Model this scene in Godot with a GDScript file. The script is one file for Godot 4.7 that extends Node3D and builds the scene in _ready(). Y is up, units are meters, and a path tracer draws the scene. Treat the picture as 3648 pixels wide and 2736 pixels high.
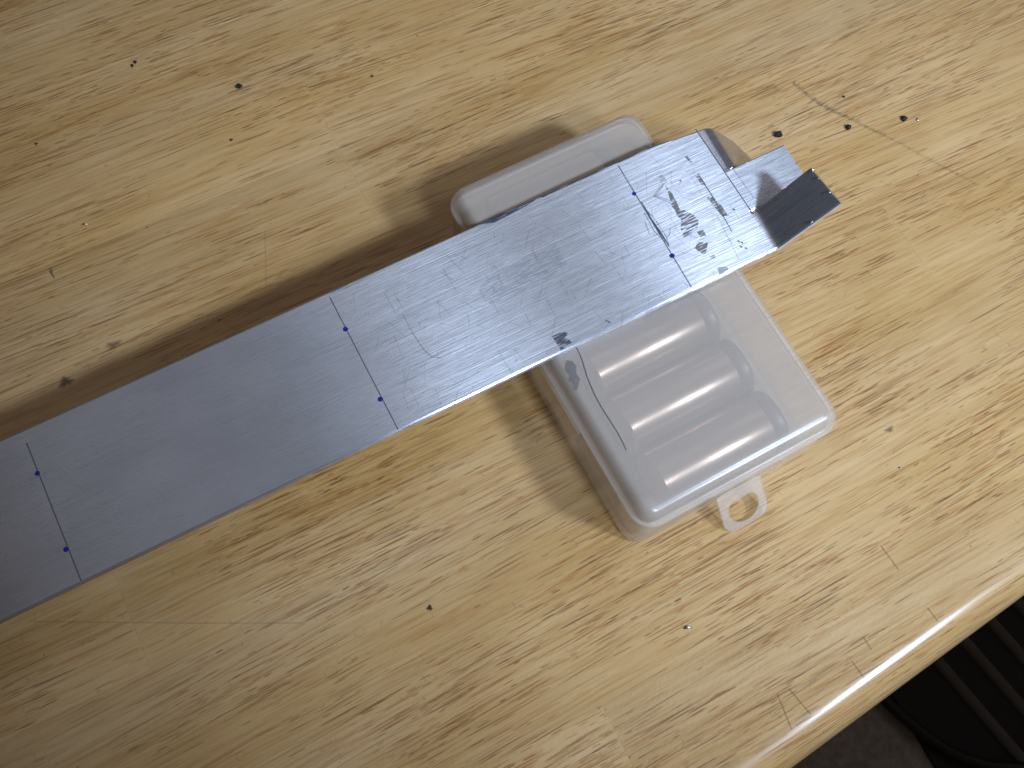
extends Node3D
# An aluminium bar with three cut and bent tongues at its end, lying on a clear battery case on a wooden table top.
# Lengths in the tables below are millimetres; «mm» turns them into metres.

const mm := 0.001
const GRAIN := 0.587            # turn of the table (and its grain) about y
const TU0 := -115.0             # the wood texture covers u TU0..TU0+400, v TV0..TV0+350
const TV0 := -275.0
const TW := 2048
const TH := 2048

var rng := RandomNumberGenerator.new()
var taken := {}
var wood := PackedByteArray()
var pieces := []
var table: Node3D
var bar: Node3D
var case: Node3D


func _ready() -> void:
	rng.seed = 71
	# ---- camera
	var cam := Camera3D.new()
	cam.name = "camera"
	cam.fov = 41.57
	cam.near = 0.01
	cam.far = 20.0
	cam.position = Vector3(0, 0.25456, 0)
	cam.rotation = Vector3(-1.22497, 0, 0.12188)
	add_child(cam)
	cam.current = true
	# ---- the dim room around, and the exposure
	var env := Environment.new()
	env.background_mode = Environment.BG_COLOR
	env.background_color = Color(1.0, 0.86, 0.74)
	env.background_energy_multiplier = 0.065
	env.tonemap_mode = Environment.TONE_MAPPER_LINEAR
	env.tonemap_exposure = 1.0
	env.sdfgi_enabled = true
	env.ssao_enabled = true
	env.ssil_enabled = true
	var we := WorldEnvironment.new()
	we.name = "room_air"
	we.environment = env
	add_child(we)
	# ---- the lamp with its two heads
	make_lamp()
	make_ceiling_light("wide flat white ceiling light hanging above the table on two rods", Vector3(0.02, 1.5, -0.6), Vector2(0.7, 0.4), 0.44, 0.03)
	make_ceiling_light("smaller flat white ceiling light hanging far to the right of the table", Vector3(1.4, 1.5, -0.95), Vector2(0.5, 0.4), 0.9, 0.06)
	# ---- setting and objects
	make_floor()
	make_cupboard()
	make_table()
	make_case()
	make_cells()
	make_bar()
	make_small_things()


# ------------------------------------------------------------------ helpers

func numbered(called: String) -> String:
	var n: int = taken.get(called, 0)
	taken[called] = n + 1
	return called if n == 0 else "%s_%03d" % [called, n]


func thing(called: String, label: String, category: String, group := "") -> Node3D:
	var o := Node3D.new()
	o.name = numbered(called)
	add_child(o, true)
	tag(o, label, category, group)
	return o


func tag(o: Node3D, label: String, category: String, group := "") -> void:
	o.set_meta("label", label)
	o.set_meta("category", category)
	if group:
		o.set_meta("group", group)


func obj(called: String, st: SurfaceTool, m: Material, parent: Node) -> MeshInstance3D:
	var o := MeshInstance3D.new()
	o.name = called if parent != self else numbered(called)
	o.mesh = st.commit()
	o.material_override = m
	o.cast_shadow = GeometryInstance3D.SHADOW_CASTING_SETTING_ON
	parent.add_child(o, true)
	return o


func begin() -> SurfaceTool:
	var st := SurfaceTool.new()
	st.begin(Mesh.PRIMITIVE_TRIANGLES)
	return st


# a, b, c, d run counter-clockwise as seen from outside
func quad(st: SurfaceTool, a: Vector3, b: Vector3, c: Vector3, d: Vector3) -> void:
	for p: Vector3 in [a, c, b, a, d, c]:
		st.add_vertex(p)


func tri(st: SurfaceTool, a: Vector3, b: Vector3, c: Vector3) -> void:
	for p: Vector3 in [a, c, b]:
		st.add_vertex(p)


func done(st: SurfaceTool) -> SurfaceTool:
	st.generate_normals()
	return st


func box(x0: float, x1: float, y0: float, y1: float, z0: float, z1: float, st: SurfaceTool = null) -> SurfaceTool:
	if st == null:
		st = begin()
	st.set_smooth_group(-1)
	var p := func(x: float, y: float, z: float) -> Vector3: return Vector3(x, y, z)
	quad(st, p.call(x0, y1, z1), p.call(x1, y1, z1), p.call(x1, y1, z0), p.call(x0, y1, z0))
	quad(st, p.call(x0, y0, z0), p.call(x1, y0, z0), p.call(x1, y0, z1), p.call(x0, y0, z1))
	quad(st, p.call(x0, y0, z1), p.call(x1, y0, z1), p.call(x1, y1, z1), p.call(x0, y1, z1))
	quad(st, p.call(x1, y0, z0), p.call(x0, y0, z0), p.call(x0, y1, z0), p.call(x1, y1, z0))
	quad(st, p.call(x1, y0, z1), p.call(x1, y0, z0), p.call(x1, y1, z0), p.call(x1, y1, z1))
	quad(st, p.call(x0, y0, z0), p.call(x0, y0, z1), p.call(x0, y1, z1), p.call(x0, y1, z0))
	return st


func tube(path: PackedVector3Array, radius: float, sides := 8, st: SurfaceTool = null) -> SurfaceTool:
	if st == null:
		st = begin()
	st.set_smooth_group(0)
	var rings := []
	for i in path.size():
		var t := (path[mini(i + 1, path.size() - 1)] - path[maxi(i - 1, 0)]).normalized()
		var side := t.cross(Vector3.UP if absf(t.y) < 0.9 else Vector3.RIGHT).normalized()
		var up := side.cross(t)
		var ring := PackedVector3Array()
		for k in sides:
			var a := TAU * k / sides
			ring.append(path[i] + radius * (side * cos(a) + up * sin(a)))
		rings.append(ring)
	loft(st, rings, true, true)
	return st


# rings of equal size, counter-clockwise as seen from the end of the path
func loft(st: SurfaceTool, rings: Array, cap_first := false, cap_last := false) -> void:
	for i in rings.size() - 1:
		var a: PackedVector3Array = rings[i]
		var b: PackedVector3Array = rings[i + 1]
		for k in a.size():
			var n := (k + 1) % a.size()
			quad(st, a[k], a[n], b[n], b[k])
	for e in 2:
		if (cap_first if e == 0 else cap_last):
			var r: PackedVector3Array = rings[0] if e == 0 else rings[-1]
			var c := Vector3.ZERO
			for p in r:
				c += p / r.size()
			for k in r.size():
				var n := (k + 1) % r.size()
				if e == 0:
					tri(st, c, r[n], r[k])
				else:
					tri(st, c, r[k], r[n])


# rounded rectangle at height y, counter-clockwise as seen from above
func ring(hx: float, hz: float, r: float, y: float, steps := 6) -> PackedVector3Array:
	var out := PackedVector3Array()
	for q in 4:
		var cx := (hx - r) * (1 if q == 0 or q == 3 else -1)
		var cz := (hz - r) * (-1 if q < 2 else 1)
		for k in steps + 1:
			var a := PI / 2 * q + PI / 2 * k / steps
			out.append(Vector3(cx + r * cos(a), y, cz - r * sin(a)))
	return out


func lathe_x(profile: Array, sides := 32) -> SurfaceTool:
	var st := begin()
	st.set_smooth_group(0)
	var rings := []
	for p: Vector2 in profile:
		var rg := PackedVector3Array()
		for k in sides:
			var a := TAU * k / sides
			rg.append(Vector3(p.x, p.y * cos(a), p.y * sin(a)) * mm)
		rings.append(rg)
	loft(st, rings, true, true)
	return done(st)


func srgb(r: int, g: int, b: int) -> Color:
	return Color8(r, g, b)


func mat(c: Color, rough: float, metal := 0.0, spec := 0.5) -> StandardMaterial3D:
	var m := StandardMaterial3D.new()
	m.albedo_color = c
	m.roughness = rough
	m.metallic = metal
	m.metallic_specular = spec
	return m


func noise_image(w: int, h: int, freq: float, seed_: int, octaves := 3) -> Image:
	var n := FastNoiseLite.new()
	n.seed = seed_
	n.frequency = freq
	n.noise_type = FastNoiseLite.TYPE_SIMPLEX_SMOOTH
	n.fractal_octaves = octaves
	return n.get_image(w, h)


func stretched(w: int, h: int, freq: float, seed_: int, to_w: int, to_h: int, octaves := 3) -> PackedByteArray:
	var im := noise_image(w, h, freq, seed_, octaves)
	im.convert(Image.FORMAT_L8)
	im.resize(to_w, to_h, Image.INTERPOLATE_CUBIC)
	return im.get_data()


func normal_from(im: Image, strength: float) -> ImageTexture:
	im.convert(Image.FORMAT_RGBA8)
	im.bump_map_to_normal_map(strength)
	return ImageTexture.create_from_image(im)


# ------------------------------------------------------------------ lamp

func make_lamp() -> void:
	var t := thing("twin_head_lamp", "black floor lamp with two round white heads beyond the table edge", "lamp")
	t.rotation.y = GRAIN
	var black := mat(srgb(28, 28, 30), 0.5)
	var glow := mat(srgb(250, 250, 250), 0.6)
	glow.emission_enabled = true
	glow.emission = Color(0.83, 0.90, 1.0)
	glow.emission_energy_multiplier = 3.0
	var aim := Vector3(136, 0, -112) * mm
	var heads := [[Vector3(312, 450, 255) * mm, 0.375], [Vector3(92, 450, 248) * mm, 0.155]]
	var pole_x := 0.23
	var pole_z := 0.52
	obj("base", done(lathe_y([Vector2(0.1, 0), Vector2(140, 0), Vector2(140, 18), Vector2(120, 26), Vector2(0.1, 26)], Vector3(pole_x, -0.72, pole_z))), black, t)
	obj("pole", done(tube(PackedVector3Array([Vector3(pole_x, -0.70, pole_z), Vector3(pole_x, 0.72, pole_z)]), 0.011)), black, t)
	for h in heads:
		var at: Vector3 = h[0]
		var dir := (aim - at).normalized()
		obj("arm", done(tube(PackedVector3Array([Vector3(pole_x, 0.70, pole_z), (Vector3(pole_x, 0.70, pole_z) + at - dir * 0.05) * 0.5 + Vector3(0, 0.06, 0), at - dir * 0.05]), 0.007)), black, t)
		var b := Basis.looking_at(dir, Vector3.UP)
		var side := b.x
		var up := b.y
		var shell := []
		for p: Vector2 in [Vector2(-0.055, 0.008), Vector2(-0.05, 0.025), Vector2(-0.02, 0.043), Vector2(-0.001, 0.046), Vector2(-0.001, 0.041)]:
			var rg := PackedVector3Array()
			for k in 24:
				var a := -TAU * k / 24
				rg.append(at + dir * p.x + p.y * (side * cos(a) + up * sin(a)))
			shell.append(rg)
		var st := begin()
		loft(st, shell, true, false)
		obj("lamp_head", done(st), black, t)
		var disc := begin()
		disc.set_smooth_group(-1)
		for k in 24:
			var a := TAU * k / 24
			var a2 := TAU * (k + 1) / 24
			tri(disc, at - dir * 0.003, at - dir * 0.003 + 0.04 * (side * cos(a2) + up * sin(a2)), at - dir * 0.003 + 0.04 * (side * cos(a) + up * sin(a)))
		obj("lamp_diffuser", done(disc), glow, t)
		var l := SpotLight3D.new()
		l.name = "lamp_light"
		l.light_size = 0.042
		l.spot_angle = 25.5
		l.spot_angle_attenuation = 1.0
		l.spot_range = 6.0
		l.spot_attenuation = 2.0
		l.light_energy = h[1]
		l.light_color = Color(0.83, 0.90, 1.0)
		l.shadow_enabled = true
		t.add_child(l, true)
		l.transform = Transform3D(b, at + dir * 0.002)


func lathe_y(profile: Array, at: Vector3, sides := 28) -> SurfaceTool:
	var st := begin()
	st.set_smooth_group(0)
	var rings := []
	for p: Vector2 in profile:
		var rg := PackedVector3Array()
		for k in sides:
			var a := TAU * k / sides
			rg.append(at + Vector3(p.x * cos(a), p.y, -p.x * sin(a)) * mm)
		rings.append(rg)
	loft(st, rings, true, true)
	return st


# ------------------------------------------------------------------ floor, mat, cable

func make_cupboard() -> void:
	# stands to the left of the table, out of frame: the raised tongue mirrors it
	var t := thing("dark_cupboard", "tall dark brown cupboard standing left of the table", "cupboard")
	t.rotation.y = GRAIN
	t.position = Basis(Vector3.UP, GRAIN) * Vector3(-1.45, -0.72, -0.25)
	var m := mat(srgb(58, 44, 36), 0.6)
	obj("carcass", done(box(-0.25, 0.22, 0.0, 2.0, -0.95, 0.95)), m, t)
	for k in 3:
		obj("door", done(box(0.222, 0.24, 0.05, 1.96, -0.93 + 0.625 * k, -0.32 + 0.625 * k)), m, t)


func make_ceiling_light(label: String, at: Vector3, half: Vector2, shine: float, energy: float) -> void:
	# wide soft lights overhead: the plain left part of the bar mirrors one, the varnish at the upper right the other
	var t := thing("ceiling_light", label, "ceiling light", "flat ceiling lights")
	t.rotation.y = GRAIN
	t.position = Basis(Vector3.UP, GRAIN) * at
	var white := mat(srgb(225, 226, 228), 0.5)
	var glow := mat(srgb(240, 240, 240), 0.6)
	glow.emission_enabled = true
	glow.emission = Color(0.93, 0.95, 1.0)
	glow.emission_energy_multiplier = shine
	obj("housing", done(box(-half.x - 0.02, half.x + 0.02, 0.004, 0.06, -half.y - 0.02, half.y + 0.02)), white, t)
	obj("light_panel", done(box(-half.x, half.x, 0.0, 0.0035, -half.y, half.y)), glow, t)
	for x: float in [-0.7, 0.7]:
		obj("rod", done(tube(PackedVector3Array([Vector3(x * half.x, 0.06, 0), Vector3(x * half.x, 0.5, 0)]), 0.006)), white, t)
	var l := AreaLight3D.new()
	l.name = "panel_light"
	l.area_size = half * 2.0
	l.light_energy = energy
	l.light_color = Color(0.93, 0.95, 1.0)
	l.area_range = 6.0
	l.area_attenuation = 2.0
	l.shadow_enabled = true
	t.add_child(l, true)
	l.position = Vector3(0, -0.003, 0)
	l.rotation.x = -PI / 2


func make_floor() -> void:
	var m := mat(srgb(72, 62, 56), 0.9)
	var im := noise_image(512, 512, 0.06, 5, 4)
	var g := Gradient.new()
	g.colors = PackedColorArray([srgb(128, 122, 118), srgb(166, 158, 150)])
	var px := PackedByteArray()
	px.resize(512 * 512 * 3)
	var src := im.get_data()
	for i in 512 * 512:
		var v := src[i] / 255.0 + rng.randf_range(-0.25, 0.25)
		var c := g.sample(clampf(v, 0, 1))
		px[i * 3] = c.r8
		px[i * 3 + 1] = c.g8
		px[i * 3 + 2] = c.b8
	m.albedo_color = Color.WHITE
	m.albedo_texture = ImageTexture.create_from_image(Image.create_from_data(512, 512, false, Image.FORMAT_RGB8, px))
	m.uv1_triplanar = true
	m.uv1_world_triplanar = true
	m.uv1_scale = Vector3(2.5, 2.5, 2.5)
	var f := obj("floor", done(box(-2.5, 2.5, -0.82, -0.72, -2.5, 2.5)), m, self)
	f.set_meta("kind", "structure")
	var t := thing("ribbed_mat", "black ribbed rubber mat on the floor below the table edge", "mat")
	t.rotation.y = GRAIN
	t.position.y = -0.72
	var rubber := mat(srgb(24, 23, 24), 0.75)
	var grey := mat(srgb(82, 78, 75), 0.8)
	var sheet := begin()
	box(0.372, 0.86, 0.0, 0.005, 0.06, 0.62, sheet)
	obj("sheet", done(sheet), rubber, t)
	for k in 9:
		var x := 0.416 + 0.0345 * k
		var rib := PackedVector3Array()
		for q in 9:
			rib.append(Vector3(x + 0.17 * (0.062 * q + 0.005) * 1.05, 0.0045, 0.075 + 0.062 * q))
		obj("rib", done(tube(rib, 0.0065, 8)), grey, t)
	var c := PackedVector3Array()
	for p: Vector2 in [Vector2(352, 90), Vector2(358, 120), Vector2(362, 143), Vector2(367, 158), Vector2(375.5, 179), Vector2(386, 200), Vector2(397, 215), Vector2(414, 231), Vector2(440, 247), Vector2(480, 262), Vector2(540, 270)]:
		c.append(Vector3(p.x, 6.5, p.y) * mm + Vector3(0, 0.004, 0))
	var cable := obj("cable", done(tube(c, 0.0055, 10)), mat(srgb(10, 10, 11), 0.5), self)
	tag(cable, "black cable curving across the floor along the ribbed mat", "cable")
	cable.rotation.y = GRAIN
	cable.position.y = -0.72


# ------------------------------------------------------------------ table

func edge_v(u: float) -> float:
	return 37.3 - 0.1 * (u - 103.0)


func make_table() -> void:
	table = thing("wooden_table", "light varnished table top of glued wooden staves with a rounded edge", "table")
	table.rotation.y = GRAIN
	var seams := [-606.0, -578.0, -550.0, -522.0, -494.0, -466.0, -438.0, -410.0, -382.0, -354.0, -327.0, -300.0, -273.0, -246.0, -218.0, -190.5, -163.5, -133.0, -105.0, -78.0, -50.0, -21.5, 6.5]
	var known := {-190.5: [38.8], -163.5: [38.8, 318.0], -133.0: [-78.0, 305.0], -105.0: [262.0], -78.0: [-60.0, 172.5], -50.0: [-88.0, 250.0], -21.5: [-140.0, 201.0], 6.5: [32.8, 290.0], -218.0: [-100.0, 205.0], -246.0: [90.0]}
	var tints := {"-190.5/1": 1.05, "-163.5/1": 0.97, "-163.5/2": 0.97, "-133/2": 1.03, "-105/1": 1.02, "6.5/1": 1.06, "-50/1": 0.985}
	for i in seams.size():
		var v0: float = seams[i]
		var v1: float = seams[i + 1] if i + 1 < seams.size() else 0.0
		var cuts := [-700.0]
		if known.has(v0):
			cuts.append_array([-420.0 + rng.randf_range(-60, 60)])
			cuts.append_array(known[v0])
		else:
			cuts.append(-500.0 + rng.randf_range(0, 250))
			cuts.append(-80.0 + rng.randf_range(0, 250))
		cuts.append(400.0)
		for k in cuts.size() - 1:
			var key := "%s/%d" % [str(v0).trim_suffix(".0"), k]
			pieces.append({"u0": cuts[k], "u1": cuts[k + 1], "v0": v0, "v1": v1, "last": i + 1 == seams.size(), "tone": tints.get(key, rng.randf_range(0.975, 1.015)),
				"slope": rng.randf_range(-0.05, 0.05), "many": rng.randf_range(0.75, 1.3)})
	paint_wood()
	var tex := ImageTexture.create_from_image(Image.create_from_data(TW, TH, false, Image.FORMAT_RGB8, wood))
	var peel := normal_from(noise_image(2048, 2048, 0.11, 12, 3), 2.2)
	var mats := []
	for k in 5:
		var m := mat(Color.WHITE * (0.92 + 0.02 * k), 0.55, 0.0, 0.3)
		m.albedo_color.a = 1.0
		m.albedo_texture = tex
		m.clearcoat_enabled = true
		m.clearcoat = 0.5
		m.clearcoat_roughness = 0.24
		m.normal_enabled = true
		m.normal_texture = peel
		m.normal_scale = 0.13
		mats.append(m)
	for p in pieces:
		var m: StandardMaterial3D = mats[clampi(int(round((p.tone * 0.96 - 0.92) / 0.02)), 0, 4)]
		if p.last:
			m = m.duplicate()
			m.normal_scale = 0.2
			m.clearcoat = 1.0
			m.clearcoat_roughness = 0.2
		obj("stave", done(edge_stave(p) if p.last else stave(p)), m, table)
	var legm := mat(srgb(176, 146, 104), 0.5)
	for c: Vector2 in [Vector2(-650, -560), Vector2(330, -560), Vector2(-650, 40), Vector2(330, -45)]:
		obj("leg", done(box((c.x - 25) * mm, (c.x + 25) * mm, -0.72, -0.0255, (c.y - 25) * mm, (c.y + 25) * mm)), legm, table)


func wood_uv(st: SurfaceTool, p: Vector3) -> void:
	st.set_uv(Vector2((p.x / mm - TU0) / 400.0, (p.z / mm - TV0 - p.y / mm) / 350.0))


func quad_uv(st: SurfaceTool, a: Vector3, b: Vector3, c: Vector3, d: Vector3) -> void:
	for p: Vector3 in [a, c, b, a, d, c]:
		wood_uv(st, p)
		st.add_vertex(p)


func stave(p: Dictionary) -> SurfaceTool:
	var st := begin()
	st.set_smooth_group(-1)
	var x0: float = p.u0 * mm
	var x1: float = p.u1 * mm
	var z0: float = p.v0 * mm
	var z1: float = p.v1 * mm
	var c := 0.00004
	var e := 0.00007
	var y := 0.0
	var b := -0.025
	var t := [Vector3(x0 + e, y, z1 - c), Vector3(x1 - e, y, z1 - c), Vector3(x1 - e, y, z0 + c), Vector3(x0 + e, y, z0 + c)]
	var s := [Vector3(x0, y - c, z1), Vector3(x1, y - c, z1), Vector3(x1, y - c, z0), Vector3(x0, y - c, z0)]
	quad_uv(st, t[0], t[1], t[2], t[3])
	for k in 4:
		var n := (k + 1) % 4
		quad_uv(st, s[k], s[n], t[n], t[k])
		quad_uv(st, Vector3(s[k].x, b, s[k].z), Vector3(s[n].x, b, s[n].z), s[n], s[k])
	quad_uv(st, Vector3(x0, b, z0), Vector3(x1, b, z0), Vector3(x1, b, z1), Vector3(x0, b, z1))
	return st


func edge_stave(p: Dictionary) -> SurfaceTool:
	var st := begin()
	var rows := []
	var n := 16
	for i in n + 1:
		var u: float = lerpf(p.u0, p.u1, float(i) / n)
		var ve := maxf(edge_v(u), p.v0 + 10.0)
		var row := PackedVector3Array([Vector3(u, -25, p.v0) * mm, Vector3(u, 0, p.v0) * mm, Vector3(u, 0, ve - 9.4) * mm])
		for k in 13:
			var a := PI / 2 * k / 12
			row.append(Vector3(u, -9.0 * (1 - cos(a)), ve - 9.0 + 9.0 * sin(a)) * mm)
		row.append(Vector3(u, -22.5, ve) * mm)
		row.append(Vector3(u, -25, ve - 2.5) * mm)
		rows.append(row)
	for i in n:
		var a: PackedVector3Array = rows[i]
		var b: PackedVector3Array = rows[i + 1]
		for k in a.size():
			var q := (k + 1) % a.size()
			st.set_smooth_group(1 if k >= 1 and k < 15 else -1)
			quad_uv(st, a[q], b[q], b[k], a[k])
	st.set_smooth_group(-1)
	for e in 2:
		var r: PackedVector3Array = rows[0] if e == 0 else rows[-1]
		for k in range(1, r.size() - 1):
			for v: Vector3 in ([r[0], r[k], r[k + 1]] if e == 1 else [r[0], r[k + 1], r[k]]):
				wood_uv(st, v)
				st.add_vertex(v)
	return st


func blot(x: int, y: int, r: int, g: int, b: int, a: float) -> void:
	if x < 0 or y < 0 or x >= TW or y >= TH:
		return
	var i := (y * TW + x) * 3
	wood[i] = int(lerpf(wood[i], r, a))
	wood[i + 1] = int(lerpf(wood[i + 1], g, a))
	wood[i + 2] = int(lerpf(wood[i + 2], b, a))


# a streak from (u, v), in millimetres, tapering at both ends
func streak(u: float, v: float, length: float, slope: float, width: float, c: Color, a: float, lo := -1e9, hi := 1e9, wav := 0.0) -> void:
	var x0 := (maxf(u, lo) - TU0) / 400.0 * TW
	var x1 := (minf(u + length, hi) - TU0) / 400.0 * TW
	var n := x1 - x0
	if n < 1.0:
		return
	var y0 := (v - TV0) / 350.0 * TH
	var w := width / 350.0 * TH
	var r := c.r8
	var g := c.g8
	var b := c.b8
	var ph := rng.randf() * TAU
	for i in int(n) + 1:
		var t := i / n
		var fade := a * clampf(minf(t, 1.0 - t) * 5.0 + 0.15, 0.0, 1.0)
		var y := y0 + slope * i * (350.0 / 400.0) * TH / TH + wav * sin(ph + i * 0.045)
		var half := 0.5 * w * (0.55 + 0.45 * sin(t * PI))
		for yy in range(int(floor(y - half)), int(ceil(y + half)) + 1):
			var cover := clampf(half + 0.5 - absf(yy + 0.5 - y), 0.0, 1.0)
			if cover > 0.0:
				blot(int(x0) + i, yy, r, g, b, fade * cover)


# a line between two points, in millimetres
func scratch(p: Vector2, q: Vector2, width: float, c: Color, a: float, grainy := 0.0) -> void:
	var s := Vector2(TW / 400.0, TH / 350.0)
	var a0 := (p - Vector2(TU0, TV0)) * s
	var a1 := (q - Vector2(TU0, TV0)) * s
	var n := int(a0.distance_to(a1)) + 1
	var half := width * 0.5 * 5.5
	for i in n + 1:
		var m := a0.lerp(a1, float(i) / n)
		var k := a * (1.0 - grainy * rng.randf())
		for yy in range(int(floor(m.y - half)), int(ceil(m.y + half)) + 1):
			for xx in range(int(floor(m.x - half)), int(ceil(m.x + half)) + 1):
				var d := Vector2(xx + 0.5, yy + 0.5).distance_to(m)
				var cover := clampf(half + 0.5 - d, 0.0, 1.0)
				if cover > 0.0:
					blot(xx, yy, c.r8, c.g8, c.b8, k * cover * 0.5)


# an uneven spot
func spot(p: Vector2, ru: float, rv: float, c: Color, a: float, soft := 0.6) -> void:
	var s := Vector2(TW / 400.0, TH / 350.0)
	var m := (p - Vector2(TU0, TV0)) * s
	var rx := ru * s.x
	var ry := rv * s.y
	var ph := rng.randf() * TAU
	for yy in range(int(m.y - ry * 1.4), int(m.y + ry * 1.4) + 1):
		for xx in range(int(m.x - rx * 1.4), int(m.x + rx * 1.4) + 1):
			var d := Vector2((xx + 0.5 - m.x) / rx, (yy + 0.5 - m.y) / ry)
			var wob := 1.0 + 0.18 * sin(3.0 * d.angle() + ph) + 0.1 * sin(7.0 * d.angle() + ph * 2.0)
			var k := clampf((wob - d.length()) / soft, 0.0, 1.0)
			if k > 0.0:
				blot(xx, yy, c.r8, c.g8, c.b8, a * k)


func paint_wood() -> void:
	wood.resize(TW * TH * 3)
	var broad := stretched(48, 256, 0.05, 3, TW, TH, 2)
	var fibre := stretched(128, 2048, 0.10, 4, TW, TH, 3)
	var line := stretched(40, 1024, 0.07, 8, TW, TH, 3)
	var blotch := stretched(128, 128, 0.05, 9, TW, TH, 3)
	var i := 0
	for k in TW * TH:
		var bl := blotch[k]
		var f := (fibre[k] - 128) * 0.06 + (line[k] - 128) * 0.04 + (bl - 128) * 0.06
		var g := (broad[k] - 128) * 0.05
		wood[i] = clampi(int(201.0 + f * 0.9 + g * 0.6), 0, 255)
		wood[i + 1] = clampi(int(165.0 + f + g), 0, 255)
		wood[i + 2] = clampi(int(111.0 + f * 1.15 + g * 1.8), 0, 255)
		i += 3
	var dark := [srgb(126, 76, 34), srgb(140, 86, 38), srgb(104, 68, 38), srgb(156, 98, 46), srgb(88, 62, 42)]
	var dens := stretched(96, 192, 0.045, 21, 256, 256, 2)
	for p in pieces:
		var lo: float = maxf(p.u0, TU0)
		var hi: float = minf(p.u1, TU0 + 400.0)
		if hi <= lo or p.v0 < TV0 - 5.0 or p.v0 > 60.0:
			continue
		var v1: float = p.v1 if not p.last else 75.0
		var area: float = (hi - lo) * (v1 - p.v0)
		# long faint growth lines
		for n in int(area * 0.010):
			var u := rng.randf_range(lo - 30.0, hi)
			streak(u, rng.randf_range(p.v0, v1), rng.randf_range(15.0, 60.0), p.slope + rng.randf_range(-0.012, 0.012), rng.randf_range(0.25, 0.7), dark[rng.randi() % 4], rng.randf_range(0.05, 0.20), lo, hi, 1.5)
		# straight hair-fine lines and warm flecks round the pores
		for n in int(area * 0.07):
			streak(rng.randf_range(lo - 10.0, hi), rng.randf_range(p.v0, v1), rng.randf_range(6.0, 26.0), p.slope + rng.randf_range(-0.015, 0.015), rng.randf_range(0.08, 0.14), dark[rng.randi() % 5], rng.randf_range(0.12, 0.45), lo, hi, 0.2)
		for n in int(area * 0.022):
			streak(rng.randf_range(lo - 6.0, hi), rng.randf_range(p.v0, v1), rng.randf_range(4.0, 18.0), p.slope + rng.randf_range(-0.02, 0.02), rng.randf_range(0.4, 1.2), srgb(178, 122, 62), rng.randf_range(0.06, 0.24), lo, hi, 0.6)
		# pores
		for n in int(area * 0.22 * p.many):
			var u := rng.randf_range(lo - 4.0, hi)
			var v := rng.randf_range(p.v0, v1)
			var d := dens[clampi(int((v - TV0) / 350.0 * 256), 0, 255) * 256 + clampi(int((u - TU0) / 400.0 * 256), 0, 255)] / 255.0
			if rng.randf() > clampf((d - 0.32) * 2.6, 0.08, 1.0):
				continue
			var big := rng.randf()
			streak(u, v, lerpf(2.0, 17.0, big * big), p.slope + rng.randf_range(-0.025, 0.025), rng.randf_range(0.10, 0.22), dark[rng.randi() % 5], rng.randf_range(0.2, 0.95), lo, hi, 0.4)
		# clusters of strong pores
		for n in int(area * 0.0010):
			var cu := rng.randf_range(lo, hi)
			var cv := rng.randf_range(p.v0, v1)
			for q in rng.randi_range(3, 9):
				streak(cu + rng.randf_range(-5, 5), clampf(cv + rng.randf_range(-1.6, 1.6), p.v0, v1), rng.randf_range(3.0, 10.0), p.slope + rng.randf_range(-0.02, 0.02), rng.randf_range(0.15, 0.32), dark[rng.randi() % 4], rng.randf_range(0.3, 0.75), lo, hi, 0.5)
	# dents, short grey scuffs and tiny marks of use
	for n in 900:
		var p := Vector2(rng.randf_range(-110, 270), rng.randf_range(-265, 60))
		var a := rng.randf() * TAU
		var l := rng.randf_range(0.4, 2.4)
		var grey: Color = [srgb(118, 108, 92), srgb(96, 88, 78), srgb(130, 112, 88)][rng.randi() % 3]
		var mid := p + Vector2(cos(a), sin(a)) * l * 0.5
		var b := a + rng.randf_range(-0.7, 0.7)
		var al := rng.randf_range(0.2, 0.7)
		scratch(p, mid, 0.18, grey, al)
		scratch(mid, mid + Vector2(cos(b), sin(b)) * l * 0.5, 0.18, grey, al)
	for n in 260:
		spot(Vector2(rng.randf_range(-110, 270), rng.randf_range(-265, 60)), rng.randf_range(0.2, 0.8), rng.randf_range(0.2, 0.6), srgb(120, 108, 92), rng.randf_range(0.1, 0.4), 0.8)
	for n in 120:
		spot(Vector2(rng.randf_range(-110, 270), rng.randf_range(-265, 60)), rng.randf_range(0.15, 0.3), rng.randf_range(0.15, 0.3), srgb(58, 46, 36), rng.randf_range(0.35, 0.8), 0.6)
	for n in 14:
		var c := Vector2(rng.randf_range(-110, 240), rng.randf_range(-240, 40))
		ring_mark(c, rng.randf_range(0.8, 1.6))
	ring_mark(Vector2(-22, -30), 1.5)
	ring_mark(Vector2(-12, -35.5), 1.3)
	# marks seen one by one in the picture
	var drag := [Vector2(171.4, -125.3), Vector2(173.8, -117.8), Vector2(176.2, -112.5), Vector2(180.7, -106.2), Vector2(187.3, -95.9), Vector2(194, -84.6), Vector2(202.2, -70.9)]
	for n in drag.size() - 1:
		scratch(drag[n], drag[n + 1], 1.0, srgb(112, 98, 72), 0.05 if n > 3 else 0.1, 0.8)
		for k in 46 if n < 4 else 30:
			var m: Vector2 = (drag[n] as Vector2).lerp(drag[n + 1], rng.randf())
			streak(m.x + rng.randf_range(-0.9, 0.2), m.y + rng.randf_range(-0.4, 0.4), rng.randf_range(0.4, 1.6), 0.0, rng.randf_range(0.12, 0.3), srgb(92, 80, 58), rng.randf_range(0.15, 0.6) * (0.6 if n > 3 else 1.0))
	scratch(Vector2(-81.7, -73.6), Vector2(-47.8, -56.0), 0.22, srgb(84, 78, 72), 0.5)
	scratch(Vector2(-47.8, -56.0), Vector2(-23.8, -43.9), 0.22, srgb(84, 78, 72), 0.5)
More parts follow.
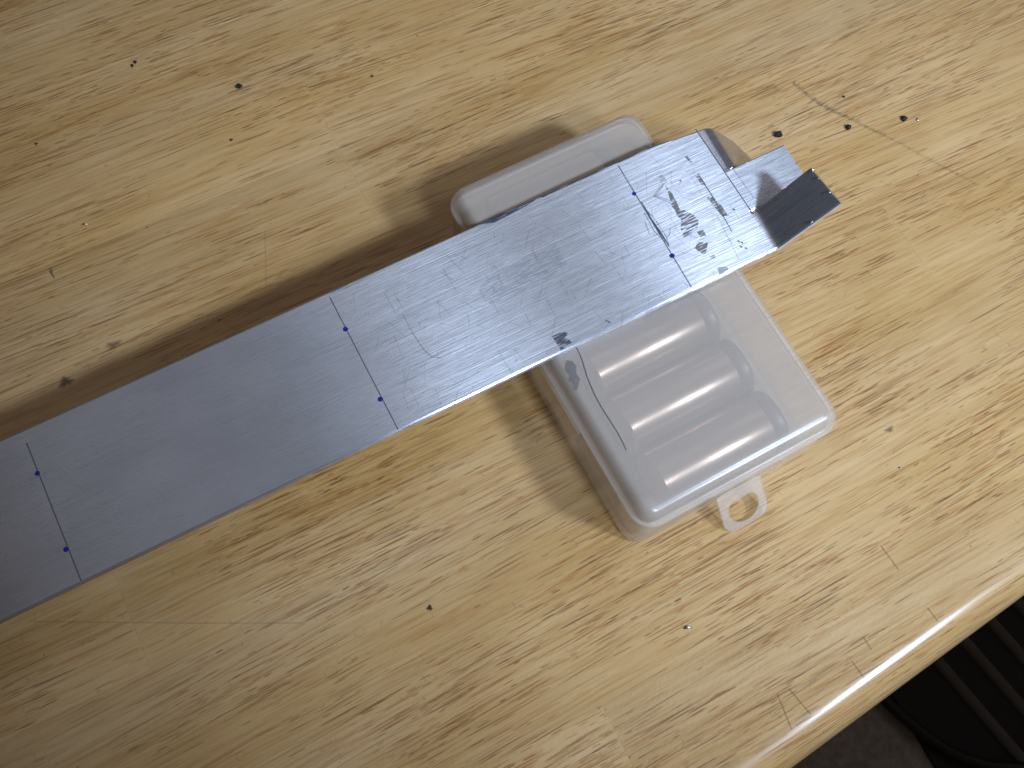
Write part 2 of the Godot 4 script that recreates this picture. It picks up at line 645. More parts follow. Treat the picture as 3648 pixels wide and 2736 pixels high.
	scratch(Vector2(9.4, -147.2), Vector2(2.9, -130.6), 0.25, srgb(92, 70, 48), 0.4, 0.5)
	for e in [[115.8, 4.9, 116.4, 11.9], [93.1, 25.5, 93.7, 31.6], [72.3, 23.7, 71.1, 32.3], [98.9, 22.0, 99.0, 25.3], [75.6, 23.9, 77.1, 31.3], [117.6, 23.4, 118.0, 27.2]]:
		scratch(Vector2(e[0], e[1]), Vector2(e[2], e[3]), 0.24, srgb(58, 44, 30), 0.95, 0.3)
	spot(Vector2(22, -203), 7.0, 3.5, srgb(150, 108, 56), 0.35, 1.0)
	spot(Vector2(24, -197), 4.0, 1.3, srgb(140, 94, 44), 0.4, 0.9)
	spot(Vector2(17.4, -37.8), 2.6, 1.0, srgb(168, 112, 52), 0.5, 0.9)
	spot(Vector2(5.8, -33.1), 0.75, 0.75, srgb(52, 36, 22), 0.95, 0.35)
	spot(Vector2(-54.2, -128.7), 2.2, 1.6, srgb(64, 50, 34), 0.75, 0.7)
	spot(Vector2(-39.6, -133.2), 2.4, 1.4, srgb(84, 66, 46), 0.6, 0.8)
	spot(Vector2(135.6, -20.2), 1.6, 0.9, srgb(74, 62, 50), 0.65, 0.8)
	spot(Vector2(-47.3, -160.5), 0.5, 2.2, srgb(60, 54, 48), 0.6, 0.7)
	for c in [Vector2(-38.2, -201.5), Vector2(12.0, -179.0), Vector2(57.6, -181.7)]:
		spot(c, 0.6, 0.5, srgb(44, 36, 30), 0.9, 0.5)
	# the glue lines
	for p in pieces:
		scratch(Vector2(p.u0, p.v0), Vector2(p.u0, p.v1 if not p.last else 60.0), 0.2, srgb(138, 100, 58), 0.22, 0.7)


func ring_mark(c: Vector2, r: float) -> void:
	var last := c + Vector2(r, 0)
	for k in 18:
		var a := TAU * (k + 1) / 18
		var p := c + Vector2(cos(a) * r, sin(a) * r * 0.85)
		scratch(last, p, 0.2, srgb(104, 90, 70), 0.26 if k % 7 != 3 else 0.05)
		last = p


# ------------------------------------------------------------------ the clear case

const CW := 28.87
const CL := 50.36

func case_ring(inset: float, r: float, y: float) -> PackedVector3Array:
	return ring((CW - inset) * mm, (CL - inset) * mm, maxf(r - inset, 0.4) * mm, y * mm, 8)


func make_case() -> void:
	case = thing("battery_case", "clear plastic battery case under the metal bar, hang loop at its front", "case")
	case.position = Vector3(0.02917, 0, -0.10883)
	case.rotation.y = 0.61444
	var pl := mat(Color(srgb(226, 216, 204), 0.25), 0.25, 0.0, 0.6)
	pl.transparency = BaseMaterial3D.TRANSPARENCY_ALPHA
	# tray: outer wall, lip, inner wall
	var st := begin()
	st.set_smooth_group(0)
	var rings := [case_ring(2.0, 5, 0.0), case_ring(1.0, 5, 0.15), case_ring(0.35, 5, 0.7), case_ring(0.1, 5, 1.6), case_ring(0.1, 5, 3.0), case_ring(0.35, 5, 18.6), case_ring(0.4, 5, 19.5), case_ring(0.5, 5, 19.8), case_ring(1.3, 5, 19.8), case_ring(1.45, 5, 19.5), case_ring(1.5, 5, 18.5), case_ring(1.6, 5, 3.4), case_ring(1.9, 5, 1.8), case_ring(3.0, 5, 1.2)]
	loft(st, rings, true, true)
	obj("tray", done(st), pl, case)
	# lid: rim that overlaps the tray, short wall, rounded top edge
	st = begin()
	st.set_smooth_group(0)
	rings = [case_ring(-0.25, 5.3, 20.0), case_ring(-0.35, 5.4, 20.15), case_ring(-0.35, 5.4, 21.0), case_ring(-0.2, 5.3, 21.3), case_ring(0.25, 5, 21.4), case_ring(0.5, 5, 21.7), case_ring(0.55, 5, 22.0)]
	for k in 10:
		var a := PI / 2 * k / 9
		rings.append(case_ring(0.6 + 3.2 * (1 - cos(a)), 5.2, 22.4 + 3.3 * sin(a)))
	rings.append(case_ring(4.3, 5.6, 25.7))
	rings.append(case_ring(6.0, 7.2, 25.7))
	loft(st, rings, false, true)
	var inner := [case_ring(-0.25, 5.3, 20.0), case_ring(0.9, 5, 20.0), case_ring(1.3, 5, 20.2), case_ring(1.9, 5, 22.6), case_ring(2.4, 5, 23.8), case_ring(3.6, 5, 24.5), case_ring(6.0, 7.2, 24.5)]
	var c := Vector3(0, 24.5, 0) * mm
	for i in inner.size() - 1:
		var a: PackedVector3Array = inner[i]
		var b: PackedVector3Array = inner[i + 1]
		for k in a.size():
			var n := (k + 1) % a.size()
			quad(st, a[n], a[k], b[k], b[n])
	var r: PackedVector3Array = inner[-1]
	for k in r.size():
		tri(st, c, r[(k + 1) % r.size()], r[k])
	obj("lid", done(st), pl, case)
	# hinge strip on the left wall
	st = begin()
	box(-29.5 * mm, -28.75 * mm, 9.0 * mm, 19.0 * mm, -24.0 * mm, 21.5 * mm, st)
	obj("hinge", done(st), pl, case)
	hang_loop(pl)
	# two low cradle rails on the tray floor, which carry the cells
	for x: float in [-12.0, 11.0]:
		st = begin()
		box((x - 0.8) * mm, (x + 0.8) * mm, 1.25 * mm, 4.66 * mm, -47.0 * mm, 47.0 * mm, st)
		obj("cradle_rail", done(st), pl, case)
	# grey smudge on the lid
	st = begin()
	st.set_smooth_group(-1)
	var edge := [Vector2(-24.3, 5.6), Vector2(-23.2, 6.3), Vector2(-22.9, 7.9), Vector2(-23.9, 9.6), Vector2(-23.8, 11.2), Vector2(-25.0, 12.6), Vector2(-25.9, 13.4), Vector2(-26.6, 13.0), Vector2(-25.9, 11.6), Vector2(-26.4, 10.4), Vector2(-25.7, 9.2), Vector2(-26.0, 7.8), Vector2(-25.2, 6.2)]
	var mid := Vector2.ZERO
	for p: Vector2 in edge:
		mid += p / edge.size()
	for k in edge.size():
		var p: Vector2 = edge[k]
		var q: Vector2 = edge[(k + 1) % edge.size()]
		tri(st, Vector3(mid.x, 25.76, mid.y) * mm, Vector3(q.x, 25.72, q.y) * mm, Vector3(p.x, 25.72, p.y) * mm)
	var sm := mat(Color(srgb(80, 82, 86), 0.4), 0.6)
	sm.transparency = BaseMaterial3D.TRANSPARENCY_ALPHA
	obj("smudge", done(st), sm, case)


func hang_loop(pl: Material) -> void:
	# a flap that slopes from the front wall down to the table, with a rounded hole
	var n := 40
	var base_y := 9.0
	var out := []
	var hole := []
	for k in n:
		var a := TAU * (k + 0.5) / n
		var d := Vector2(cos(a), sin(a))
		var hx := 6.6
		var hy := 6.0
		var e := Vector2(clampf(d.x * 40, -hx, hx), clampf(d.y * 40, -hy, hy))
		var sc := minf(hx / maxf(absf(d.x), 1e-4), hy / maxf(absf(d.y), 1e-4))
		e = d * sc
		if e.y > 0:
			var q := Vector2(absf(e.x), e.y)
			var cc := Vector2(hx - 3.2, hy - 3.2)
			if q.x > cc.x and q.y > cc.y:
				var dd := (q - cc)
				q = cc + dd.normalized() * minf(3.2, dd.length())
				e = Vector2(q.x * signf(e.x), q.y)
		out.append(e)
		hole.append(Vector2(d.x * 4.4, clampf(d.y * 4.2, -3.0, 4.2) + 0.6))
	var at := func(p: Vector2, lift: float) -> Vector3:
		var t := (p.y + 6.0) / 12.0
		return Vector3(1.6 + p.x, lerpf(base_y, 0.55, t) + lift, lerpf(50.3, 59.0, t)) * mm
	var st := begin()
	st.set_smooth_group(-1)
	for k in n:
		var q := (k + 1) % n
		for l in 2:
			var y := 0.5 if l == 1 else -0.5
			var a: Vector3 = at.call(out[k], y)
			var b: Vector3 = at.call(out[q], y)
			var c: Vector3 = at.call(hole[q], y)
			var d: Vector3 = at.call(hole[k], y)
			if l == 1:
				quad(st, d, c, b, a)
			else:
				quad(st, a, b, c, d)
		quad(st, at.call(out[k], 0.5), at.call(out[q], 0.5), at.call(out[q], -0.5), at.call(out[k], -0.5))
		quad(st, at.call(hole[q], 0.5), at.call(hole[k], 0.5), at.call(hole[k], -0.5), at.call(hole[q], -0.5))
	obj("hang_loop", done(st), pl, case)


func make_cells() -> void:
	var can := mat(srgb(158, 136, 118), 0.28, 0.85)
	var wrap := mat(srgb(96, 88, 84), 0.4, 0.3)
	var cap := mat(srgb(200, 198, 192), 0.3, 0.9)
	var words := ["battery cell in the case nearest the hang loop", "second battery cell from the hang loop in the case", "third battery cell from the hang loop, partly under the bar", "battery cell wholly under the bar, fourth from the hang loop", "battery cell beside the last one, at the far side of the bar", "battery cell in the case farthest from the hang loop"]
	var first: Node3D
	for k in 6:
		var t: Node3D
		if k == 0:
			t = thing("battery_cell", words[k], "battery", "battery cells inside the clear case")
			obj("can", lathe_x([Vector2(-17.5, 0.1), Vector2(-17.5, 7.5), Vector2(-17.3, 7.85), Vector2(-16.9, 7.95), Vector2(17.3, 7.95), Vector2(17.6, 7.85), Vector2(17.8, 7.5), Vector2(17.8, 0.1)]), can, t)
			obj("sleeve", lathe_x([Vector2(14.0, 7.9), Vector2(14.0, 8.0), Vector2(17.2, 8.0), Vector2(17.7, 7.9), Vector2(17.86, 7.6), Vector2(17.86, 3.6)]), wrap, t)
			obj("positive_cap", lathe_x([Vector2(17.8, 2.6), Vector2(18.9, 2.5), Vector2(19.1, 2.2), Vector2(19.1, 0.1)], 20), cap, t)
			first = t
		else:
			t = first.duplicate()
			t.name = numbered("battery_cell")
			add_child(t, true)
			tag(t, words[k], "battery", "battery cells inside the clear case")
		t.rotation = Vector3(0, 0.61444, 0)
		t.position = case.transform * (Vector3(-0.4, 12.6, 39.6 - 16.0 * k) * mm)


# ------------------------------------------------------------------ the bar

const BW := 2048
const BH := 512
var metal := PackedByteArray()
var gloss := PackedByteArray()

func bset(x: int, y: int, c: Color, a: float, g := -1) -> void:
	if x < 0 or y < 0 or x >= BW or y >= BH:
		return
	var i := (y * BW + x) * 3
	metal[i] = int(lerpf(metal[i], c.r8, a))
	metal[i + 1] = int(lerpf(metal[i + 1], c.g8, a))
	metal[i + 2] = int(lerpf(metal[i + 2], c.b8, a))
	if g >= 0:
		gloss[y * BW + x] = int(lerpf(gloss[y * BW + x], g, a))


func bpix(p: Vector2) -> Vector2:
	return Vector2((p.x + 200.0) / 250.0 * BW, (p.y + 20.0) / 40.0 * BH)


func bline(p: Vector2, q: Vector2, w0: float, w1: float, c: Color, a: float, g := -1) -> void:
	var p0 := bpix(p)
	var p1 := bpix(q)
	var n := int(p0.distance_to(p1)) + 1
	for i in n + 1:
		var m := p0.lerp(p1, float(i) / n)
		var w := lerpf(w0, w1, float(i) / n) * 0.5
		var rx := w * 8.2
		var ry := w * 12.8
		for yy in range(int(floor(m.y - ry)), int(ceil(m.y + ry)) + 1):
			for xx in range(int(floor(m.x - rx)), int(ceil(m.x + rx)) + 1):
				var d := Vector2((xx + 0.5 - m.x) / maxf(rx, 0.5), (yy + 0.5 - m.y) / maxf(ry, 0.5)).length()
				if d < 1.0:
					bset(xx, yy, c, a * (0.6 + 0.4 * rng.randf()), g)


# a stain broken up along the brushing, inside a polygon
func bstain(poly: PackedVector2Array, c: Color, a: float, breaks: PackedByteArray, cut: int) -> void:
	var lo := Vector2(1e9, 1e9)
	var hi := -lo
	for p in poly:
		lo = lo.min(p)
		hi = hi.max(p)
	var l := bpix(lo)
	var h := bpix(hi)
	for yy in range(int(l.y), int(h.y) + 1):
		for xx in range(int(l.x), int(h.x) + 1):
			if xx < 0 or yy < 0 or xx >= BW or yy >= BH:
				continue
			var p := Vector2((xx + 0.5) / BW * 250.0 - 200.0, (yy + 0.5) / BH * 40.0 - 20.0)
			if Geometry2D.is_point_in_polygon(p, poly):
				var k := breaks[yy * BW + xx]
				if k > cut - 14:
					bset(xx, yy, c, a * clampf((k - cut + 14) / 34.0, 0.0, 1.0), 120)


func paint_bar() -> void:
	metal.resize(BW * BH * 3)
	gloss.resize(BW * BH)
	var brush := stretched(30, 512, 0.3, 31, BW, BH, 3)
	var fine := stretched(200, 512, 0.22, 32, BW, BH, 2)
	var cloud := stretched(128, 32, 0.06, 33, BW, BH, 3)
	for y in BH:
		for x in BW:
			var k := y * BW + x
			var s := x * 250.0 / BW - 200.0
			# sanded from about s = -88 onwards, plain mill finish before
			var sanded := clampf((s + 92.0 + (brush[k] - 128) * 0.12) / 14.0, 0.0, 1.0)
			var v := 202.0 + (fine[k] - 128) * 0.05 + (cloud[k] - 128) * 0.05 + sanded * (8.0 + (brush[k] - 128) * 0.06)
			metal[k * 3] = clampi(int(v - 4), 0, 255)
			metal[k * 3 + 1] = clampi(int(v + 1), 0, 255)
			metal[k * 3 + 2] = clampi(int(v + 10), 0, 255)
			gloss[k] = clampi(int(92 - sanded * 20 + (fine[k] - 128) * 0.06 + sanded * (brush[k] - 128) * 0.07), 0, 255)
	# bright long scratches of the sanding
	for n in 420:
		var s := rng.randf_range(-86.0, 30.0)
		var t := rng.randf_range(-19.5, 19.5)
		var l := rng.randf_range(6.0, 45.0)
		var tilt := rng.randf_range(-0.012, 0.012)
		var c: Color = srgb(236, 240, 248) if rng.randf() < 0.6 else srgb(150, 152, 160)
		bline(Vector2(s, t), Vector2(s + l, t + tilt * l), 0.12, 0.07, c, rng.randf_range(0.15, 0.8), 96)
	# stray fine scratches across
	for n in 130:
		var p := Vector2(rng.randf_range(-75, 22), rng.randf_range(-18, 18))
		var a := rng.randf_range(0.6, 2.4)
		bline(p, p + Vector2(cos(a), sin(a)) * rng.randf_range(1.5, 7.0), 0.12, 0.08, srgb(96, 98, 106), rng.randf_range(0.2, 0.55))
	for n in 14:
		var p := Vector2(rng.randf_range(-190, -80), rng.randf_range(-18, 18))
		var a := rng.randf_range(0, TAU)
		bline(p, p + Vector2(cos(a), sin(a)) * rng.randf_range(1.0, 4.0), 0.12, 0.08, srgb(130, 132, 140), 0.3)
	bline(Vector2(-90.3, -10.8), Vector2(-82.1, -13.2), 0.12, 0.1, srgb(220, 224, 232), 0.4)
	var path := [Vector2(-65.2, -6.4), Vector2(-65.2, -1.4), Vector2(-64.6, 4.2), Vector2(-63.6, 7.0), Vector2(-61.5, 8.2)]
	for k in path.size() - 1:
		bline(path[k], path[k + 1], 0.2, 0.18, srgb(96, 98, 108), 0.45)
	# dark stains, as they lie in the picture
	var br := stretched(300, 512, 0.13, 35, BW, BH, 4)
	var grey := srgb(62, 60, 58)
	bstain(PackedVector2Array([Vector2(9.9, -8.2), Vector2(10.3, -5.9), Vector2(10.2, -3.2), Vector2(9.7, -0.1), Vector2(8.6, 0.2), Vector2(8.4, -2.4), Vector2(9.2, -5.0)]), grey, 0.85, br, 80)
	bstain(PackedVector2Array([Vector2(8.6, -1.0), Vector2(10.6, -0.2), Vector2(12.2, 2.4), Vector2(12.4, 4.4), Vector2(10.9, 6.2), Vector2(6.8, 6.7), Vector2(7.2, 4.2), Vector2(8.7, 2.0), Vector2(8.2, 0.4)]), grey, 0.85, br, 104)
	bstain(PackedVector2Array([Vector2(10.0, -4.0), Vector2(13.2, -2.0), Vector2(13.4, 1.6), Vector2(10.8, 0.0)]), srgb(140, 138, 136), 0.6, br, 120)
	bstain(PackedVector2Array([Vector2(10.4, 6.8), Vector2(12.2, 7.0), Vector2(12.0, 8.8), Vector2(10.5, 8.5)]), grey, 0.85, br, 95)
	bstain(PackedVector2Array([Vector2(7.7, 10.5), Vector2(9.2, 9.3), Vector2(11.4, 10.6), Vector2(10.7, 11.6), Vector2(9.0, 13.4), Vector2(8.2, 12.0)]), grey, 0.85, br, 98)
	bstain(PackedVector2Array([Vector2(9.8, 13.9), Vector2(11.2, 14.0), Vector2(10.9, 15.1), Vector2(9.9, 14.9)]), grey, 0.8, br, 85)
	bstain(PackedVector2Array([Vector2(9.4, -11.6), Vector2(10.8, -11.4), Vector2(11.1, -9.0), Vector2(9.4, -8.6)]), srgb(100, 98, 98), 0.8, br, 100)
	bstain(PackedVector2Array([Vector2(18.2, -7.2), Vector2(19.3, -6.6), Vector2(19.4, -3.6), Vector2(18.3, -4.2)]), grey, 0.8, br, 96)
	bstain(PackedVector2Array([Vector2(17.6, -0.6), Vector2(19.2, 0.2), Vector2(19.9, 3.6), Vector2(19.8, 6.4), Vector2(18.4, 6.0), Vector2(18.0, 2.6)]), grey, 0.85, br, 98)
	bstain(PackedVector2Array([Vector2(10.0, 17.6), Vector2(12.2, 18.4), Vector2(12.4, 19.7), Vector2(9.4, 19.7)]), srgb(92, 90, 96), 0.8, br, 96)
	bstain(PackedVector2Array([Vector2(18.6, -13.4), Vector2(19.3, -13.2), Vector2(19.6, -11.0), Vector2(18.9, -11.2)]), grey, 0.8, br, 70)
	bstain(PackedVector2Array([Vector2(-35.4, 15.2), Vector2(-32.0, 15.4), Vector2(-31.8, 19.6), Vector2(-35.0, 19.6)]), srgb(62, 64, 70), 0.85, br, 104)
	bstain(PackedVector2Array([Vector2(-38.0, -20.0), Vector2(-20.0, -20.0), Vector2(-24.0, -19.2), Vector2(-34.0, -18.6)]), srgb(58, 62, 72), 0.9, br, 84)
	bstain(PackedVector2Array([Vector2(-20.0, -20.0), Vector2(22.0, -20.0), Vector2(22.0, -19.5), Vector2(-20.0, -19.4)]), srgb(66, 66, 74), 0.9, br, 92)
	bstain(PackedVector2Array([Vector2(-12.0, 20.0), Vector2(24.0, 20.0), Vector2(24.0, 19.35), Vector2(-12.0, 19.6)]), srgb(112, 108, 124), 0.6, br, 124)
	bstain(PackedVector2Array([Vector2(-80.0, -20.0), Vector2(-66.0, -20.0), Vector2(-68.0, -19.0), Vector2(-77.0, -18.9)]), srgb(140, 142, 150), 0.7, br, 110)
	# the worn grey smear in the middle
	bstain(PackedVector2Array([Vector2(-46.0, -4.0), Vector2(-40.0, -6.5), Vector2(-30.0, -6.0), Vector2(-23.0, -6.0), Vector2(-23.0, 0.0), Vector2(-32.0, 1.5), Vector2(-45.0, 1.0)]), srgb(128, 128, 132), 0.6, br, 118)
	for n in 26:
		var p := Vector2(rng.randf_range(-46, -22), rng.randf_range(-8, 0))
		bline(p, p + Vector2(rng.randf_range(-0.3, 0.3), rng.randf_range(1.5, 4.0)), 0.16, 0.1, srgb(120, 120, 126), rng.randf_range(0.2, 0.45))
	# pen strokes
	var ink := srgb(62, 66, 76)
	bline(Vector2(2.2, -7.0), Vector2(1.9, -1.2), 0.25, 0.55, ink, 0.85, 150)
	bline(Vector2(1.9, -1.2), Vector2(2.1, 2.6), 0.55, 0.6, ink, 0.85, 150)
	bline(Vector2(2.1, 2.6), Vector2(2.2, 7.1), 0.6, 0.3, ink, 0.85, 150)
	for k: Array in [[1.8, -6.1, 2.7, -1.4], [2.7, -1.4, 2.9, 4.3], [2.9, 4.3, 2.4, 6.6], [1.3, -3.9, 0.9, 1.5], [0.9, 1.5, 1.9, 5.8], [5.0, 2.8, 3.9, 4.4], [3.9, 4.4, 2.7, 4.9], [0.1, -1.5, -0.5, 1.9], [9.6, -8.9, 5.6, -7.1], [9.3, -8.4, 6.0, -6.9], [5.6, -7.1, 8.6, -3.3], [6.2, -6.8, 8.8, -4.0]]:
		bline(Vector2(k[0], k[1]), Vector2(k[2], k[3]), 0.2, 0.16, srgb(92, 96, 106), 0.7)
	bline(Vector2(19.1, -7.5), Vector2(19.1, -0.3), 0.22, 0.26, grey, 0.75)
	bline(Vector2(19.1, -0.3), Vector2(18.4, 10.6), 0.3, 0.24, grey, 0.7)
	bline(Vector2(17.5, 4.6), Vector2(15.9, 18.3), 0.2, 0.2, srgb(140, 142, 150), 0.5)
	bline(Vector2(28.0, -4.5), Vector2(28.3, 5.0), 0.2, 0.2, srgb(120, 122, 130), 0.5)
	for p: Vector2 in [Vector2(19.0, 14.4), Vector2(19.1, 16.2), Vector2(18.2, 15.3), Vector2(18.4, 13.7), Vector2(14.0, -7.8), Vector2(22.0, 5.4), Vector2(-32.0, 16.0), Vector2(-34.2, 17.0), Vector2(-21.6, 17.6), Vector2(-21.2, 18.2)]:
		bline(p, p + Vector2(0.2, 0.3), 0.5, 0.4, srgb(84, 84, 88), 0.8, 170)


func make_bar() -> void:
	bar = thing("aluminium_bar", "long flat aluminium bar with three cut tongues, resting on the clear case", "metal bar")
	var s := 0.58673
	var t := 0.03943
	var u := Vector3(cos(s) * cos(t), sin(t), -sin(s) * cos(t))
	var v := Vector3(sin(s), 0, cos(s))
	bar.transform = Transform3D(Basis(u, v.cross(u), v), Vector3(0.02917, 0.02886, -0.12757))
	paint_bar()
	var m := mat(Color.WHITE, 1.0, 0.9)
	m.albedo_texture = ImageTexture.create_from_image(Image.create_from_data(BW, BH, false, Image.FORMAT_RGB8, metal))
	m.roughness_texture = ImageTexture.create_from_image(Image.create_from_data(BW, BH, false, Image.FORMAT_L8, gloss))
	m.roughness_texture_channel = BaseMaterial3D.TEXTURE_CHANNEL_RED
	m.texture_repeat = false
	m.anisotropy_enabled = true
	m.anisotropy = -0.95
	var bumps := noise_image(24, 512, 0.3, 31, 3)
	bumps.resize(1024, 512, Image.INTERPOLATE_CUBIC)
	m.normal_enabled = true
	m.normal_texture = normal_from(bumps, 0.9)
	m.normal_scale = 0.6
	var body := []
	for x: float in [-700.0, -500.0, -350.0, -260.0, -200.0, -150.0, -100.0, -60.0, -30.0, 0.0, 10.0, 14.0, 18.0, 22.0, 25.4]:
		body.append(bar_section(x, -20.0 + 1.5 * smoothstep(10.0, 27.0, x), 20.0, Vector3(x, 0, 0), Vector3.UP))
	strip("bar_body", body, m)
	# middle tongue, straight on
	var tongue := []
	for x: float in [25.4, 31.0, 37.0, 43.5]:
		tongue.append(bar_section(x, -4.9, 8.0, Vector3(x, 0, 0), Vector3.UP))
	strip("straight_tongue", tongue, m)
	strip("lowered_tongue", bent(-18.6, -5.3, -0.94, -0.76, 21.6, 20.4, 7.0), m)
	strip("raised_tongue", bent(8.4, 20.0, 0.72, 0.66, 18.2, 19.2, 2.4), m)
	# burrs left by the cutting
	var bm := mat(srgb(206, 206, 210), 0.3, 1.0)
	for b: Array in [[27.0, -0.1, 8.3, 1.6, 0.3], [28.6, 1.0, 9.6, 0.7, 0.6], [29.3, 1.6, 10.6, 0.5, 0.45], [28.4, 0.9, 17.6, 0.8, 0.5], [29.6, 1.9, 19.2, 0.6, 0.45], [27.6, -0.1, -5.1, 1.2, 0.25], [39.0, 12.0, 9.4, 0.6, 0.7], [39.3, 11.9, 12.0, 0.4, 0.3], [39.6, 11.8, 16.5, 0.4, 0.35], [34.0, 6.9, 19.8, 0.4, 0.35], [43.4, 0.0, -3.0, 0.3, 0.2], [43.4, 0.0, 1.5, 0.3, 0.25]]:
		var bst := begin()
		var c := Vector3(b[0], b[1], b[2]) * mm
		lump(bst, c, Vector3(b[3], b[4], b[4]) * mm * 0.8)
		obj("burr", done(bst), bm, bar)
	# scribed lines and ink dots
	var scribe := mat(srgb(74, 76, 80), 0.6)
	for l: Array in [[-157.4, -16.6, -156.7, 19.6], [-79.3, -18.6, -78.6, 19.7], [1.95, -18.9, 1.55, 19.4], [25.3, -19.2, 25.9, 17.4]]:
		var ls := begin()
		ls.set_smooth_group(-1)
		var p := Vector3(l[0], 0, l[1]) * mm
		var q := Vector3(l[2], 0, l[3]) * mm
		var w := Vector3(0.13 * mm, 0, 0)
		var h := Vector3(0, 0.02 * mm, 0)
		quad(ls, p - w + h, q - w + h, q + w + h, p + w + h)
		quad(ls, p - w, q - w, q - w + h, p - w + h)
		quad(ls, q + w, p + w, p + w + h, q + w + h)
		quad(ls, q - w, q + w, q + w + h, q - w + h)
		quad(ls, p + w, p - w, p - w + h, p + w + h)
		obj("scribed_line", done(ls), scribe, bar)
	var ink := mat(srgb(24, 18, 112), 0.45)
	for d: Array in [[-157.5, -8.5, 0.62], [-157.4, 11.3, 0.62], [-79.3, -9.1, 0.66], [-79.2, 11.0, 0.64], [1.6, -9.85, 0.58], [1.55, 9.7, 0.68]]:
		var ds := begin()
		ds.set_smooth_group(-1)
		var c := Vector3(d[0], 0.05, d[1]) * mm
		for k in 14:
			var r0: float = d[2] * (1.0 + 0.09 * sin(k * 2.4 + d[0]))
			var r1: float = d[2] * (1.0 + 0.09 * sin(((k + 1) % 14) * 2.4 + d[0]))
			var a0 := TAU * k / 14
			var a1 := TAU * (k + 1) / 14
			var p0 := Vector3(d[0] + r0 * cos(a0), 0.03, d[1] - r0 * sin(a0)) * mm
			var p1 := Vector3(d[0] + r1 * cos(a1), 0.03, d[1] - r1 * sin(a1)) * mm
			tri(ds, c, p0, p1)
			quad(ds, p0 - Vector3(0, 0.03, 0) * mm, p1 - Vector3(0, 0.03, 0) * mm, p1, p0)
		obj("ink_dot", done(ds), ink, bar)


# cross-section of the bar at «at» with the way up «n»: vertices with their place along the bar
func bar_section(x: float, t0: float, t1: float, at: Vector3, n: Vector3) -> Array:
	var c := 0.28
	var out := []
	for p: Vector2 in [Vector2(t0 + 0.4, 0), Vector2(t1 - 0.42, 0), Vector2(t1, -0.23), Vector2(t1, -2.0 + c), Vector2(t1 - c, -2.0), Vector2(t0 + c, -2.0), Vector2(t0, -2.0 + c), Vector2(t0, -c)]:
		out.append([(at + n * p.y + Vector3(0, 0, p.x)) * mm, Vector2((x + 200.0) / 250.0, (p.x + 20.0) / 40.0)])
	return out


func bent(t0: float, t1: float, a0: float, a1: float, l0: float, l1: float, r: float) -> Array:
	var out := []
	var steps := 16
	for i in steps + 1:
		var f := float(i) / steps
		var sec := []
		for side in 2:
			var ang := a0 if side == 0 else a1
			var length := l0 if side == 0 else l1
			var arc := absf(ang) * r
			var d := f * length
			var g := minf(d, arc) / r * signf(ang)
			var p := Vector3(25.4, 0, 0)
			# the bend runs about an axis r above or below the top face
			p += Vector3(absf(sin(g)) * r, (1.0 - cos(g)) * r * signf(ang), 0)
			if d > arc:
				p += Vector3(cos(ang), sin(ang), 0) * (d - arc)
			sec.append([p, Vector3(-sin(g), cos(g), 0), d])
		var s0 := bar_section(25.4 + sec[0][2], t0, t1, sec[0][0], sec[0][1])
		var s1 := bar_section(25.4 + sec[1][2], t0, t1, sec[1][0], sec[1][1])
		var row := []
		for k in s0.size():
			var z: float = s0[k][0].z / mm
			var w := clampf((z - t0) / (t1 - t0), 0.0, 1.0)
			row.append([(s0[k][0] as Vector3).lerp(s1[k][0], w), s0[k][1]])
		out.append(row)
	return out


func strip(called: String, rows: Array, m: Material) -> void:
	var st := begin()
	var put := func(p: Array) -> void:
		st.set_uv(p[1])
		st.add_vertex(p[0])
	for i in rows.size() - 1:
		var a: Array = rows[i]
		var b: Array = rows[i + 1]
		for k in a.size():
			var n := (k + 1) % a.size()
			st.set_smooth_group(k + 1)
			for p: Array in [a[n], b[k], b[n], a[n], a[k], b[k]]:
				put.call(p)
	st.set_smooth_group(20)
	for e in 2:
		var r: Array = rows[0] if e == 0 else rows[-1]
		for k in range(1, r.size() - 1):
			for p: Array in ([r[0], r[k + 1], r[k]] if e == 1 else [r[0], r[k], r[k + 1]]):
				put.call(p)
	obj(called, done(st), m, bar)


func lump(st: SurfaceTool, c: Vector3, r: Vector3) -> void:
	st.set_smooth_group(-1)
	var rows := []
	var ph := rng.randf() * 10.0
	for i in 6:
		var la := -PI / 2 + PI * i / 5.0
		var row := PackedVector3Array()
		for k in 9:
			var a := TAU * k / 9
			var w := 1.0 + 0.22 * sin(k * 2.3 + ph + i) + 0.15 * sin(k * 4.1 - i * 2.0 + ph)
			row.append(c + Vector3(cos(la) * cos(a) * r.x * w, sin(la) * r.y, -cos(la) * sin(a) * r.z * w))
		rows.append(row)
	loft(st, rows)


# ------------------------------------------------------------------ small things

func uv_at(u: float, v: float, y := 0.0) -> Vector3:
	return Basis(Vector3.UP, GRAIN) * (Vector3(u, y, v) * mm)


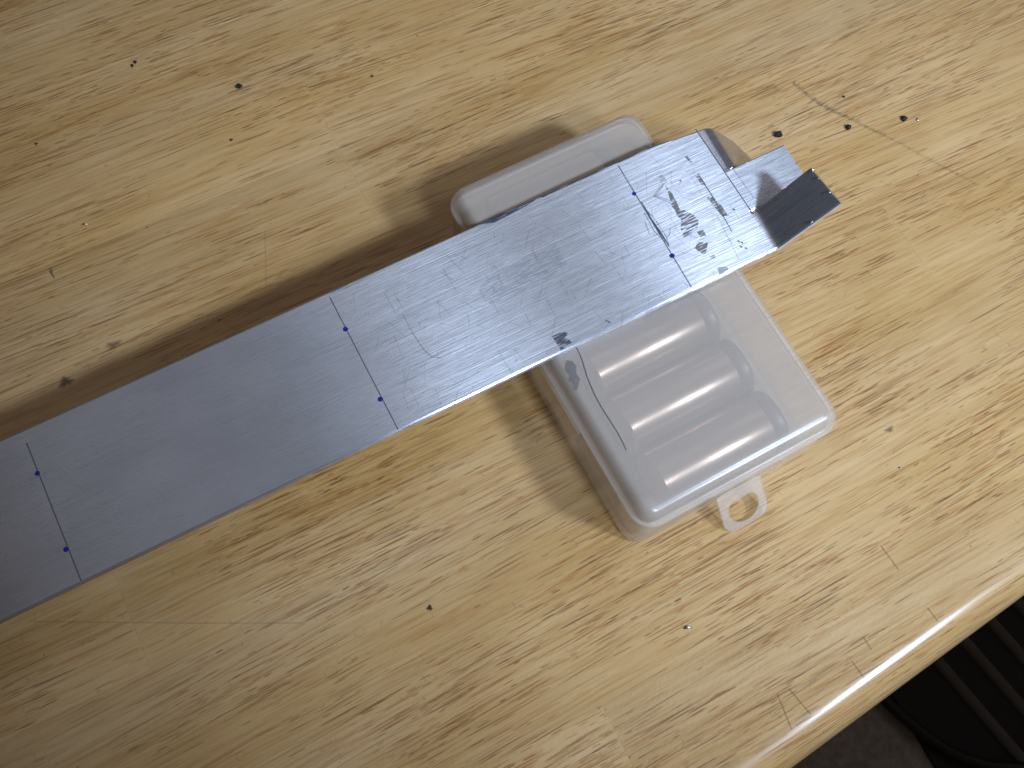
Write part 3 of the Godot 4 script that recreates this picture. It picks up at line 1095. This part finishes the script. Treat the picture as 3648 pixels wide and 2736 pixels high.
func make_small_things() -> void:
	var black := mat(srgb(24, 26, 25), 0.65)
	var crumbs := [
		[157.3, -111.2, 1.25, 0.9, "largest black crumb, lying just beyond the bent tongues"],
		[177.8, -104.3, 0.9, 0.7, "middle-sized black crumb on the long grey scuff"],
		[194.9, -99.5, 0.95, 0.75, "black crumb farthest right, with a shaving beside it"],
		[182.8, -114.1, 0.4, 0.3, "tiny black crumb just above the long grey scuff"],
		[20.9, -194.8, 0.95, 0.5, "flat black crumb on the brown knot at upper left"],
		[-3.4, -215.8, 0.55, 0.35, "small black crumb of a pair near the left, upper one"],
		[-4.6, -215.0, 0.5, 0.3, "small black crumb of a pair near the left, lower one"]]
	for c: Array in crumbs:
		var st := begin()
		var up := Vector3(0, c[3] * 0.85, 0) * mm
		lump(st, up, Vector3(c[2], c[3], c[2] * 0.85) * mm)
		var o := obj("crumb", done(st), black, self)
		o.position = uv_at(c[0], c[1])
		o.rotation.y = rng.randf() * TAU
		tag(o, c[4], "crumb", "black crumbs scattered on the table")
	var silver := mat(srgb(214, 216, 222), 0.28, 1.0)
	var shavings := [[60.8, 0.0, 2.2, "bright curled shaving on the table in front of the case"], [-34.4, -170.8, 1.4, "pale shaving on the table at far left above the bar"], [132.1, -10.0, 1.2, "tiny bright shaving on the table right of the case"], [-11.7, -127.8, 1.0, "tiny shaving lying in the shadow of the bar"], [198.6, -97.6, 1.3, "thin pale shaving beside the farthest right crumb"]]
	for c: Array in shavings:
		var st := begin()
		st.set_smooth_group(0)
		var rows := []
		var len_: float = c[2]
		for i in 9:
			var f := i / 8.0
			var w := 0.28 * sin(PI * (0.12 + 0.8 * f)) * len_ * 0.6
			var p := Vector3((f - 0.5) * len_, 0.2 + 0.35 * len_ * 0.4 * sin(f * PI), 0.5 * len_ * (f - 0.5) * (f - 0.5))
			rows.append(PackedVector3Array([(p + Vector3(0, -0.05, w)) * mm, (p + Vector3(0, -0.05, -w)) * mm, (p + Vector3(0, 0.05, -w * 0.9)) * mm, (p + Vector3(0, 0.1, w * 0.9)) * mm]))
		loft(st, rows, true, true)
		var o := obj("metal_shaving", done(st), silver, self)
		o.position = uv_at(c[0], c[1])
		o.rotation.y = rng.randf() * TAU
		tag(o, c[3], "shaving", "metal shavings scattered on the table")
	# hair on the lid
	var pts := [Vector2(-20.6, 2.5), Vector2(-20.6, 4.6), Vector2(-20.9, 7.0), Vector2(-22.1, 11.7), Vector2(-22.7, 16.0), Vector2(-22.9, 19.5), Vector2(-22.8, 24.0), Vector2(-22.7, 27.4), Vector2(-22.9, 30.4), Vector2(-23.1, 31.9)]
	var path := PackedVector3Array()
	for p: Vector2 in pts:
		path.append(Vector3(p.x, 25.84, p.y) * mm)
	var hair := obj("hair", done(tube(path, 0.00013, 6)), mat(srgb(104, 102, 106), 0.6), self)
	hair.transform = case.transform
	tag(hair, "thin dark hair lying across the lid of the clear case", "hair")
